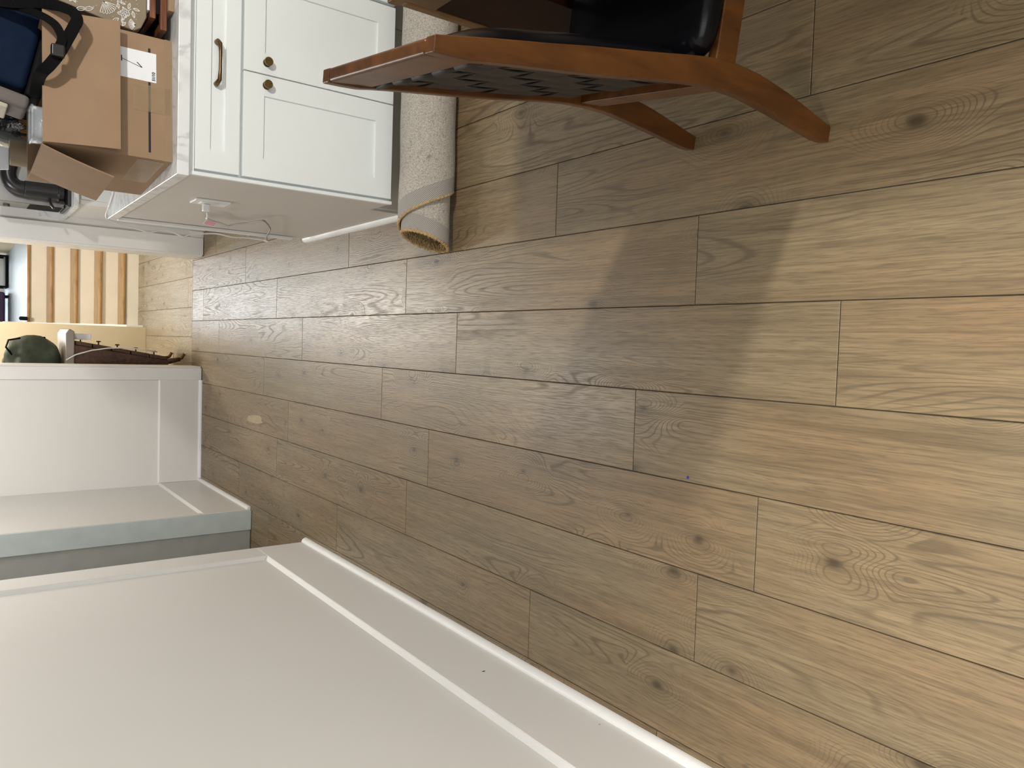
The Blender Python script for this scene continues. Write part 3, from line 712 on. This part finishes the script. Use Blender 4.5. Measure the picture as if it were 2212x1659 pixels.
# seat cushion
m = MB(); rs = []
A0, A1 = 0.075, AF + 0.03
def sup(cx_, cy_, rx, ry, n=40, pw=7):
    out = []
    for k in range(n):
        q = 2 * PI * k / n; c, s_ = math.cos(q), math.sin(q)
        out.append((cx_ + rx * math.copysign(abs(c) ** (2 / pw), c), cy_ + ry * math.copysign(abs(s_) ** (2 / pw), s_)))
    return out
ca, cb = (A0 + A1) / 2, WB / 2
for z, k in ((0.3925, 0.985), (0.40, 1.0), (0.418, 1.0), (0.434, 0.97), (0.444, 0.90), (0.450, 0.75), (0.453, 0.4), (0.454, 0.02)):
    rs.append([CP(a, b, z) for a, b in sup(ca, cb, (A1 - A0) / 2 * k, (WB / 2 - 0.001) * k)])
m.rings(rs); m.build('seat', M['leather'], chr_, smooth=True)
# front pad of the back
def padfn(u, v):
    b = TH + 0.002 + (WB - 2 * TH - 0.004) * u; z = 0.440 + 0.478 * v
    k = max(0.0, (1 - abs(2 * u - 1) ** 5)) ** 0.6 * max(0.0, (1 - abs(2 * v - 1) ** 6)) ** 0.6
    return CP(interp(front_p, z) - 0.006 + 0.040 * k, b, z)
MB().grid(24, 30, padfn).build('back_pad', M['leather'], chr_, smooth=True, solid=0.006)
# woven straps on the rear of the back
NVS, NHS = 5, 6
Z0s, Z1s = 0.440, 0.882
Wv = (WB - 2 * TH) / NVS; Hh = (Z1s - Z0s) / NHS
def rearA(z): return interp(rear_p, z) + 0.0115
for i in range(NVS):
    b = TH + Wv * (i + 0.5); pts = []; ws = []; ns = []
    for k in range(73):
        z = Z0s + (Z1s - Z0s) * k / 72
        ph = (z - Z0s) / Hh * PI
        pts.append(CP(rearA(z) + 0.0034 * math.sin(ph + PI * ((i + 0.5) % 2 > 1)), b, z)); ws.append(BV * (Wv * 0.93)); ns.append(AV)
    MB().ribbon(pts, ws, ns, 0.0022).build('strap', M['strapl'], chr_)
for j in range(NHS):
    z = Z0s + Hh * (j + 0.5); pts = []; ws = []; ns = []
    for k in range(61):
        b = TH + 0.001 + (WB - 2 * TH - 0.002) * k / 60
        ph = (b - TH) / Wv * PI
        pts.append(CP(rearA(z) - 0.0034 * math.sin(ph + PI * (j % 2)), b, z)); ws.append(Vector((AV.x * (interp(rear_p, z + 0.02) - interp(rear_p, z - 0.02)), AV.y * (interp(rear_p, z + 0.02) - interp(rear_p, z - 0.02)), 0.04)).normalized() * Hh * 0.93); ns.append(AV)
    MB().ribbon(pts, ws, ns, 0.0022).build('strap', M['strapl'], chr_)
for k in range(NVS):
    b = TH + Wv * k + 0.0015
    MB().tube([CP(rearA(0.886) - 0.006, b, 0.886), CP(rearA(0.886) - 0.006, b + Wv / 2, 0.8865), CP(rearA(0.886) - 0.006, b + Wv - 0.001, 0.886)], 0.0070, 12).build('strap_roll', M['strapl'], chr_, smooth=True)

# ================================================================== TABLE
tb = thing('dining_table', 'dark red wooden table with a broad slab leg behind the chair', 'table', (1.25, 0.7, 0))
TX, TY = 0.752, 1.588
MB().box(TX, 1.80, -0.30, TY, 0.722, 0.752).build('tabletop', M['tabletrim'], tb, bevel=0.003)
MB().box(TX + 0.004, TX + 0.026, -0.05, TY - 0.24, 0.648, 0.7215).build('apron', M['tabletrim'], tb, bevel=0.002)
MB().box(TX + 0.002, TX + 0.028, TY - 0.2395, TY - 0.031, 0.648, 0.7215).build('apron', M['tabletrim'], tb, bevel=0.002)
for (xa, ya) in ((TX, TY - 0.030), (TX, -0.27), (1.765, TY - 0.030), (1.765, -0.27)):
    MB().box(xa + 0.001, xa + 0.034, ya, ya + 0.029, 0.0, 0.7215).build('corner_post', M['tabletrim'], tb, bevel=0.008, seg=3)
for xa in (TX + 0.006, 1.770):
    MB().box(xa, xa + 0.022, TY - 0.235, TY - 0.031, 0.0, 0.647).build('slab_leg', M['table'], tb, bevel=0.002)
MB().box(TX + 0.035, 1.764, TY - 0.028, TY - 0.006, 0.648, 0.7215).build('apron', M['tabletrim'], tb, bevel=0.002)

# ================================================================== THINGS ON THE ISLAND
# --- big carton, local frame
ROT = math.radians(4.5)
bx = thing('cardboard_box', 'large open cardboard box with folded-out flaps on the island', 'box', (0.567, 2.720, CT1 + 0.0005), ROT, world_coords=False)
BW, BD, BH, T = 0.395, 0.490, 0.362, 0.004
MB().box(0, BW, 0, T, 0, BH).build('front_side', M['board'], bx)
MB().box(0, BW, BD - T, BD, 0, BH).build('back_side', M['board'], bx)
MB().box(0, T, T + 0.0002, BD - T - 0.0002, 0, BH).build('left_side', M['board'], bx)
MB().box(BW - T, BW, T + 0.0002, BD - T - 0.0002, 0, BH).build('right_side', M['board'], bx)
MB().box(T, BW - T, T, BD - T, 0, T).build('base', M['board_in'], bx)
def flap(name, p0, p1, dirv, ln, nrm, taper=0.006, bend=0.0):
    p0, p1, d, n = Vector(p0), Vector(p1), Vector(dirv).normalized(), Vector(nrm).normalized()
    e = (p1 - p0).normalized(); m = MB(); rs = []
    for k in range(7):
        t = k / 6; off = d * ln * t + n * bend * math.sin(t * PI)
        a = p0 + off + e * taper * t; b = p1 + off - e * taper * t
        rs.append([a, b, b + n * T, a + n * T])
    return m.rings(rs).build(name, M['board'], bx)
an = math.radians(13)
flap('flap', (-0.001, -0.0045, BH + 0.001), (BW, -0.0045, BH + 0.001), (0, -math.sin(an), -math.cos(an)), 0.208, (0, -1, 0.2), 0.0, 0.002)
an = math.radians(19)
flap('flap', (-0.0045, 0.004, BH + 0.001), (-0.0045, BD - 0.135, BH + 0.001), (-math.sin(an), 0, -math.cos(an)), 0.205, (-1, 0, 0.3), 0.004, 0.003)
flap('flap', (BW - T - 0.0055, BD - 0.01, BH + 0.001), (BW - T - 0.0055, 0.02, BH + 0.001), (-0.06, 0, -1.0), 0.20, (1, 0, 0), 0.006)
flap('flap', (0.004, BD + 0.0005, BH + 0.001), (BW, BD + 0.0005, BH + 0.001), (0, 0.10, -1.0), 0.20, (0, 1, 0.1), 0.006)
# label, printed stripe, tape on the front
yF = -0.0006
lb = MB().box(0.247, 0.341, yF - 0.0003, yF, 0.047, 0.172).build('shipping_label', M['paper'], bx)
MB().box(0.020, 0.355, yF + 0.0001, yF + 0.0005, 0.064, 0.071).build('printed_stripe', M['ink'], bx)
yi = yF - 0.0009
def stroke(pts, wd, par, nm='ink_mark'):
    pts = [Vector((p[0], yi, p[1])) for p in pts]
    ws = []
    for i in range(len(pts)):
        t = (pts[min(i + 1, len(pts) - 1)] - pts[max(i - 1, 0)]).normalized()
        ws.append(Vector((-t.z, 0, t.x)) * wd)
    return MB().ribbon(pts, ws, [(0, 1, 0)] * len(pts), 0.0004).build(nm, M['ink'], par)
stroke([(0.296, 0.1478), (0.314, 0.1488)], 0.0030, lb)
stroke([(0.305, 0.148), (0.296, 0.118), (0.288, 0.090)], 0.0014, lb)
stroke([(0.302, 0.104), (0.288, 0.089)], 0.0026, lb)
fc = bpy.data.curves.new('label_text', 'FONT'); fc.body = '51/10'; fc.size = 0.013; fc.extrude = 0.0001; fc.space_character = 0.95; fc.offset = 0.0004
fo = bpy.data.objects.new('handwritten_code', fc); COL.objects.link(fo)
fm = bpy.data.meshes.new_from_object(fo); bpy.data.objects.remove(fo)
fo = bpy.data.objects.new('handwritten_code', fm); COL.objects.link(fo); fo.parent = lb
fo.location = (0.252, yi, 0.051); fo.rotation_euler = (PI / 2, 0, 0); fm.materials.clear(); fm.materials.append(M['ink'])
MB().box(0.150, 0.235, yF - 0.0014, yF - 0.0010, 0.005, 0.115).build('tape', M['tape'], bx)
MB().box(-0.001, BW + 0.001, yF - 0.0014, yF - 0.0010, 0.0, 0.022).build('tape', M['tape'], bx)
MB().box(-0.0016, -0.0012, 0.02, 0.30, 0.02, 0.10).build('tape', M['tape'], bx)

# --- clear tub standing in the carton
tub = thing('plastic_tub', 'clear plastic tub sticking out of the cardboard box', 'tub', (0.72, 2.86, CT1 + 0.005), ROT)
m = MB(); rs = []
for z, k in ((CT1 + 0.006, 0.86), (1.28, 0.97), (1.325, 1.0)):
    rs.append([(x, y, z) for x, y in sup(0.628, 2.79, 0.050 * k, 0.050 * k, 32, 5)])
m.rings(rs, cap=False); m.build('wall', M['plastic_clear'], tub, smooth=True, solid=0.002)
MB().tube([(x, y, 1.325) for x, y in sup(0.628, 2.79, 0.051, 0.051, 32, 5)] + [(0.679, 2.79, 1.325)], 0.004, 6).build('rim', M['plastic_clear'], tub, smooth=True)

# --- navy bag in the carton
nb = thing('cooler_bag', 'navy blue canvas bag with black webbing strap in the cardboard box', 'bag', (0.80, 3.0, 1.0), 0.0)
TB = Matrix.Translation((0.745, 2.865, 1.335)) @ Matrix.Rotation(math.radians(13), 4, 'Y')
def tb_box(x0, x1, y0, y1, z0, z1):
    m = MB().box(x0, x1, y0, y1, z0, z1); m.v = [tuple(TB @ Vector(v)) for v in m.v]; return m
tb_box(0.0, 0.285, 0.0, 0.20, 0.0, 0.28).build('bag_body', M['navy'], nb, bevel=0.02, seg=4)
tb_box(-0.012, 0.298, -0.002, 0.205, -0.045, -0.001).build('bag_base', M['blackmatte'], nb, bevel=0.012, seg=3)
tb_box(-0.058, -0.0125, -0.004, 0.16, -0.02, 0.24).build('side_pocket', M['greyfab'], nb, bevel=0.015, seg=3)
tb_box(-0.074, -0.0585, 0.0, 0.15, 0.03, 0.22).build('piping', M['cream_fab'], nb, bevel=0.005)
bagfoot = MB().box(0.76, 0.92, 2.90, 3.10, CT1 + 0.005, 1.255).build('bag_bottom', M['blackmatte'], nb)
# strap that hangs over the front flap
def band(pts, wd, wdir):
    pts = catmull(pts, 6); n = len(pts); ws = []; ns = []
    for i, p in enumerate(pts):
        t = (pts[min(i + 1, n - 1)] - pts[max(i - 1, 0)]).normalized()
        w_ = t.cross(Vector(wdir)).normalized()
        ws.append(w_ * wd); ns.append(t.cross(w_))
    return MB().ribbon(pts, ws, ns, 0.0025)
band([(0.990, 2.86, 1.47), (0.976, 2.80, 1.385), (0.978, 2.74, 1.298), (0.951, 2.668, 1.240), (0.921, 2.640, 1.223), (0.893, 2.640, 1.232), (0.865, 2.640, 1.244), (0.812, 2.642, 1.268), (0.776, 2.652, 1.290), (0.755, 2.676, 1.308), (0.738, 2.720, 1.314), (0.711, 2.770, 1.316)], 0.032, (0, 1, 0)).build('strap', M['webbing'], nb)
band([(0.980, 2.85, 1.43), (0.969, 2.80, 1.360), (0.933, 2.715, 1.311), (0.899, 2.656, 1.282), (0.872, 2.636, 1.268), (0.850, 2.634, 1.262), (0.820, 2.634, 1.272)], 0.024, (0, 1, 0)).build('strap', M['webbing'], nb)
MB().box(0.797, 0.832, 2.622, 2.646, 1.254, 1.290).build('buckle', M['black'], nb, bevel=0.005)

# --- stacked frames and the floral box right of the carton
def flat_thing(name, label, cat, x0, x1, y0, y1, z0, z1, mat, bevel=0.001, group=None):
    return tag(MB().box(x0, x1, y0, y1, z0, z1).build(name, mat, bevel=bevel), label, cat, group)
flat_thing('cardboard_sheet', 'folded tan cardboard sheet at the bottom of the stack on the counter', 'cardboard', 1.046, 1.50, 2.720, 3.10, CT1 + 0.0005, CT1 + 0.018, M['board'])
def frame(label, x0, x1, y0, y1, z0, z1, wd):
    f = thing('picture_frame', label, 'frame', ((x0 + x1) / 2, (y0 + y1) / 2, z0))
    MB().box(x0, x1, y0, y0 + wd, z0, z1).build('frame_rail', M['frame_wood'], f, bevel=0.002)
    MB().box(x0, x1, y1 - wd, y1, z0, z1).build('frame_rail', M['frame_wood'], f, bevel=0.002)
    MB().box(x0, x0 + wd, y0 + wd + 0.0005, y1 - wd - 0.0005, z0, z1).build('frame_stile', M['frame_wood'], f, bevel=0.002)
    MB().box(x1 - wd, x1, y0 + wd + 0.0005, y1 - wd - 0.0005, z0, z1).build('frame_stile', M['frame_wood'], f, bevel=0.002)
    MB().box(x0 + wd + 0.0005, x1 - wd - 0.0005, y0 + wd + 0.0005, y1 - wd - 0.0005, z0 + 0.003, z1 - 0.004).build('backing', M['blackmatte'], f)
    return f
frame('brown wooden picture frame lying lowest in the stack on the counter', 0.985, 1.50, 2.735, 3.12, CT1 + 0.0185, CT1 + 0.038, 0.025)
flat_thing('dark_gap_sheet', 'black sheet standing for the dark gap between the two brown picture frames', 'board', 1.035, 1.50, 2.745, 3.11, CT1 + 0.0385, CT1 + 0.050, M['blackmatte'])  # added black sheet, stands in for the shade between the frames
frame('reddish brown wooden picture frame above the dark gap in the stack', 1.018, 1.50, 2.742, 3.10, CT1 + 0.0505, CT1 + 0.068, 0.022)
flat_thing('white_board', 'thin white board edge under the floral gift box', 'board', 1.040, 1.50, 2.745, 3.08, CT1 + 0.0685, CT1 + 0.0755, M['paper'])
fb = thing('gift_box', 'tan gift box printed with white flowers and leaves', 'box', (1.25, 2.9, CT1 + 0.076))
FY0, FY1, FZ0 = 2.748, 3.06, CT1 + 0.076
sec = [(1.016, FZ0), (1.46, FZ0), (1.46, 1.35), (1.018, 1.35), (1.000, 1.255), (0.974, 1.11), (0.966, 1.050), (0.980, 1.030)]
MB().prism([(x, FY0, z) for x, z in sec], [(x, FY1, z) for x, z in sec]).build('box_body', M['kraft'], fb, bevel=0.004)
yp = FY0 - 0.0012; rp = random.Random(11)
def pl(pt, pts, wd):
    pts = [Vector((p[0], yp, p[1])) for p in pts]; ws = []
    for i in range(len(pts)):
        t = (pts[min(i + 1, len(pts) - 1)] - pts[max(i - 1, 0)]); t = t.normalized() if t.length > 0 else Vector((1, 0, 0))
        ws.append(Vector((-t.z, 0, t.x)) * wd)
    pt.ribbon(pts, ws, [(0, 1, 0)] * len(pts), 0.0006)
def leaf_in(pt, x, z, an, L, wd=0.36):
    c, s_ = math.cos(an), math.sin(an)
    out = [(x + c * L * t - s_ * sg * L * wd * math.sin(PI * t) * 0.5, z + s_ * L * t + c * sg * L * wd * math.sin(PI * t) * 0.5) for sg, ts in ((1, [k / 8 for k in range(9)]), (-1, [1 - k / 8 for k in range(1, 9)])) for t in ts]
    pl(pt, out, 0.0015)
    pl(pt, [(x + c * L * t, z + s_ * L * t) for t in (0.0, 0.5, 0.85)], 0.0009)
def leaf(x, z, an, L):
    pt = MB(); leaf_in(pt, x, z, an, L); pt.build('printed_leaf', M['print'], fb)
def fan(x, z, an, L):
    pt = MB()
    for k in range(9):
        q = an + (k - 4) * 0.22
        pl(pt, [(x, z), (x + math.cos(q) * L * 0.6, z + math.sin(q) * L * 0.6), (x + math.cos(q) * L, z + math.sin(q) * L)], 0.0015)
    pl(pt, [(x + math.cos(an + (k - 12) * 0.075) * L * (1 + 0.05 * math.sin(k * 2)), z + math.sin(an + (k - 12) * 0.075) * L * (1 + 0.05 * math.sin(k * 2))) for k in range(25)], 0.0015)
    pt.build('printed_fan_flower', M['print'], fb)
def flower(x, z, L):
    pt = MB()
    for k in range(7): leaf_in(pt, x, z, k * 2 * PI / 7, L, 0.45)
    pt.build('printed_flower', M['print'], fb)
def sprig(x, z, an, L):
    pt = MB()
    pl(pt, [(x + math.cos(an) * L * t, z + math.sin(an) * L * t) for t in (0, 0.33, 0.66, 1.0)], 0.0015)
    for t in (0.3, 0.55, 0.8):
        for sg in (-1, 1): leaf_in(pt, x + math.cos(an) * L * t, z + math.sin(an) * L * t, an + sg * 0.8, L * 0.42, 0.5)
    pt.build('printed_sprig', M['print'], fb)
fan(1.032, 1.138, math.radians(215), 0.036); fan(1.075, 1.075, math.radians(60), 0.034); fan(0.984, 1.046, math.radians(95), 0.020); fan(1.10, 1.19, math.radians(100), 0.034)
flower(1.030, 1.262, 0.020); flower(1.022, 1.222, 0.018); flower(1.10, 1.28, 0.024)
sprig(1.036, 1.142, math.radians(62), 0.062); sprig(1.030, 1.060, math.radians(135), 0.040); sprig(1.060, 1.045, math.radians(25), 0.05); sprig(1.07, 1.24, math.radians(80), 0.05)
for x, z, q, L in ((0.997, 1.185, 1.9, 0.030), (1.004, 1.165, 2.0, 0.030), (0.992, 1.095, 2.3, 0.026), (1.000, 1.075, 0.2, 0.024), (1.004, 1.050, 0.3, 0.022), (0.985, 1.075, 2.5, 0.018), (1.052, 1.105, 0.9, 0.024), (1.030, 1.035, 1.4, 0.020), (1.060, 1.175, 0.4, 0.026), (1.075, 1.135, 1.3, 0.026), (1.045, 1.20, 2.4, 0.024), (1.05, 1.29, 1.0, 0.03)): leaf(x, z, q, L)
for k in range(26):
    z = rp.uniform(1.045, 1.31); xl = 0.975 + max(0, z - 1.06) * 0.16
    leaf(xl + rp.uniform(0.012, 0.13), z, rp.uniform(0, 6.28), rp.uniform(0.014, 0.022))
pt = MB()
for k in range(150):
    z = rp.uniform(1.04, 1.32); x = 0.982 + max(0, z - 1.06) * 0.16 + rp.uniform(0, 0.14)
    pl(pt, [(x, z), (x + 0.0016, z)], 0.0016)
pt.build('printed_dots', M['print'], fb)['kind'] = 'stuff'

# --- items behind the carton
bp = thing('plastic_wrapped_bundle', 'bundle wrapped in shiny black plastic behind the cardboard box', 'bundle', (0.80, 3.52, CT1))
blob(0.815, 3.525, 1.205, 0.125, 0.12, 0.265, 3.0, 0.04, seed=9).build('wrapped_body', M['bagfilm'], bp, smooth=True)
KX = 0.640
kr = thing('paper_roll', 'short brown kraft paper roll leaning behind the cardboard box', 'roll', (0.585, 3.40, CT1))
def tilt_lathe(prof, ax, o, n=28): return MB().lathe(prof, ax, o, n)
tilt_lathe([(0, 0.046), (0.408, 0.046)], (0, 0.0, 1), (KX, 3.335, CT1 + 0.001)).build('roll_body', M['kraft'], kr, bevel=0.004)
zt = CT1 + 0.4095
wp = tag(MB().prism([(KX - 0.060, 3.345, zt), (KX + 0.015, 3.345, zt), (KX + 0.020, 3.360, 1.44), (KX - 0.070, 3.360, 1.42)],
                    [(KX - 0.060, 3.357, zt), (KX + 0.015, 3.357, zt), (KX + 0.020, 3.372, 1.44), (KX - 0.070, 3.372, 1.42)]).build('paper_sheet', M['paper'], bevel=0.001), 'white paper sheet propped on top of the kraft paper roll', 'paper')
dg = thing('dried_bouquet', 'dried orange brown stems poking up beside the navy bag', 'bouquet', (0.70, 3.25, CT1))
mm = MB(); rd = random.Random(4)
for k in range(60):
    q = rd.uniform(0, 6.28); r0 = rd.uniform(0, 0.015); r1 = rd.uniform(0.0, 0.04)
    zt = rd.uniform(1.24, 1.325)
    mm.tube([(0.715 + r0 * math.cos(q), 3.290 + r0 * math.sin(q), CT1 + 0.002), (0.715 + r0 * math.cos(q), 3.290 + r0 * math.sin(q), 1.15), (0.715 + r1 * math.cos(q + 0.4), 3.290 + 0.6 * r1 * math.sin(q + 0.4), zt)], [0.0015, 0.0015, 0.003], 4)
o = mm.build('stems', M['dried'], dg); o['kind'] = 'stuff'

# --- black appliance on the rear counter
ap = thing('countertop_appliance', 'black upright appliance with steel frame on the rear marble counter', 'appliance', (0.85, 5.5, CTR))
ax_, ay_ = 0.842, 5.42
MB().lathe([(0, 0.050), (0.03, 0.052), (0.034, 0.047), (0.20, 0.046), (0.205, 0.040)], (0, 0, 1), (ax_, ay_, CTR + 0.032), 28).build('cylinder', M['black'], ap, bevel=0.003)
MB().tube(catmull([(ax_, ay_, CTR + 0.23), (ax_ + 0.005, ay_, CTR + 0.27), (ax_ + 0.035, ay_, CTR + 0.305), (ax_ + 0.09, ay_, CTR + 0.315), (ax_ + 0.15, ay_, CTR + 0.30)]), 0.042, 20).build('neck', M['black'], ap, smooth=True)
MB().box(ax_ - 0.078, ax_ + 0.26, ay_ + 0.060, ay_ + 0.30, CTR + 0.02, CTR + 0.365).build('steel_housing', M['steel'], ap, bevel=0.006)
MB().box(ax_ - 0.080, ax_ - 0.0785, ay_ + 0.075, ay_ + 0.285, CTR + 0.03, CTR + 0.20).build('side_vent', M['blackmatte'], ap)
MB().box(ax_ - 0.085, ax_ + 0.27, ay_ - 0.070, ay_ + 0.30, CTR + 0.0005, CTR + 0.0195).build('base', M['black'], ap, bevel=0.004)
MB().tube(catmull([(ax_ - 0.047, ay_, CTR + 0.105), (ax_ - 0.075, ay_ - 0.01, CTR + 0.100), (ax_ - 0.100, ay_ - 0.02, CTR + 0.085)]), 0.014, 10, 0.5).build('lever', M['black'], ap, smooth=True)
MB().box(ax_ - 0.072, ax_ - 0.053, ay_ - 0.035, ay_ - 0.005, CTR + 0.025, CTR + 0.06).build('spout', M['black'], ap, bevel=0.006)
MB().lathe([(0, 0.018), (0.012, 0.018)], (-1, 0, 0), (ax_ - 0.0785, ay_ + 0.20, CTR + 0.31), 16).build('dial', M['steel'], ap)

# ================================================================== SMALL THINGS ON THE FLOOR
sp = MB()
_o = [(-0.505, 4.86), (-0.478, 4.84), (-0.462, 4.74), (-0.455, 4.62), (-0.470, 4.57), (-0.482, 4.60), (-0.492, 4.56), (-0.508, 4.66), (-0.512, 4.77)]
sp.prism([(x, y, 0.0005) for x, y in _o], [(x, y, 0.0011) for x, y in _o])
tag(sp.build('wood_splinter', M['chip']), 'thin pale splinter of wood lying on the floor near the panelled corner', 'splinter')
tag(MB().lathe([(0, 0.004), (0.002, 0.003)], (0, 0, 1), (-0.318, 1.318, 0.0003), 8).build('paint_speck', M['blue']), 'tiny blue speck on the oak floor', 'speck')
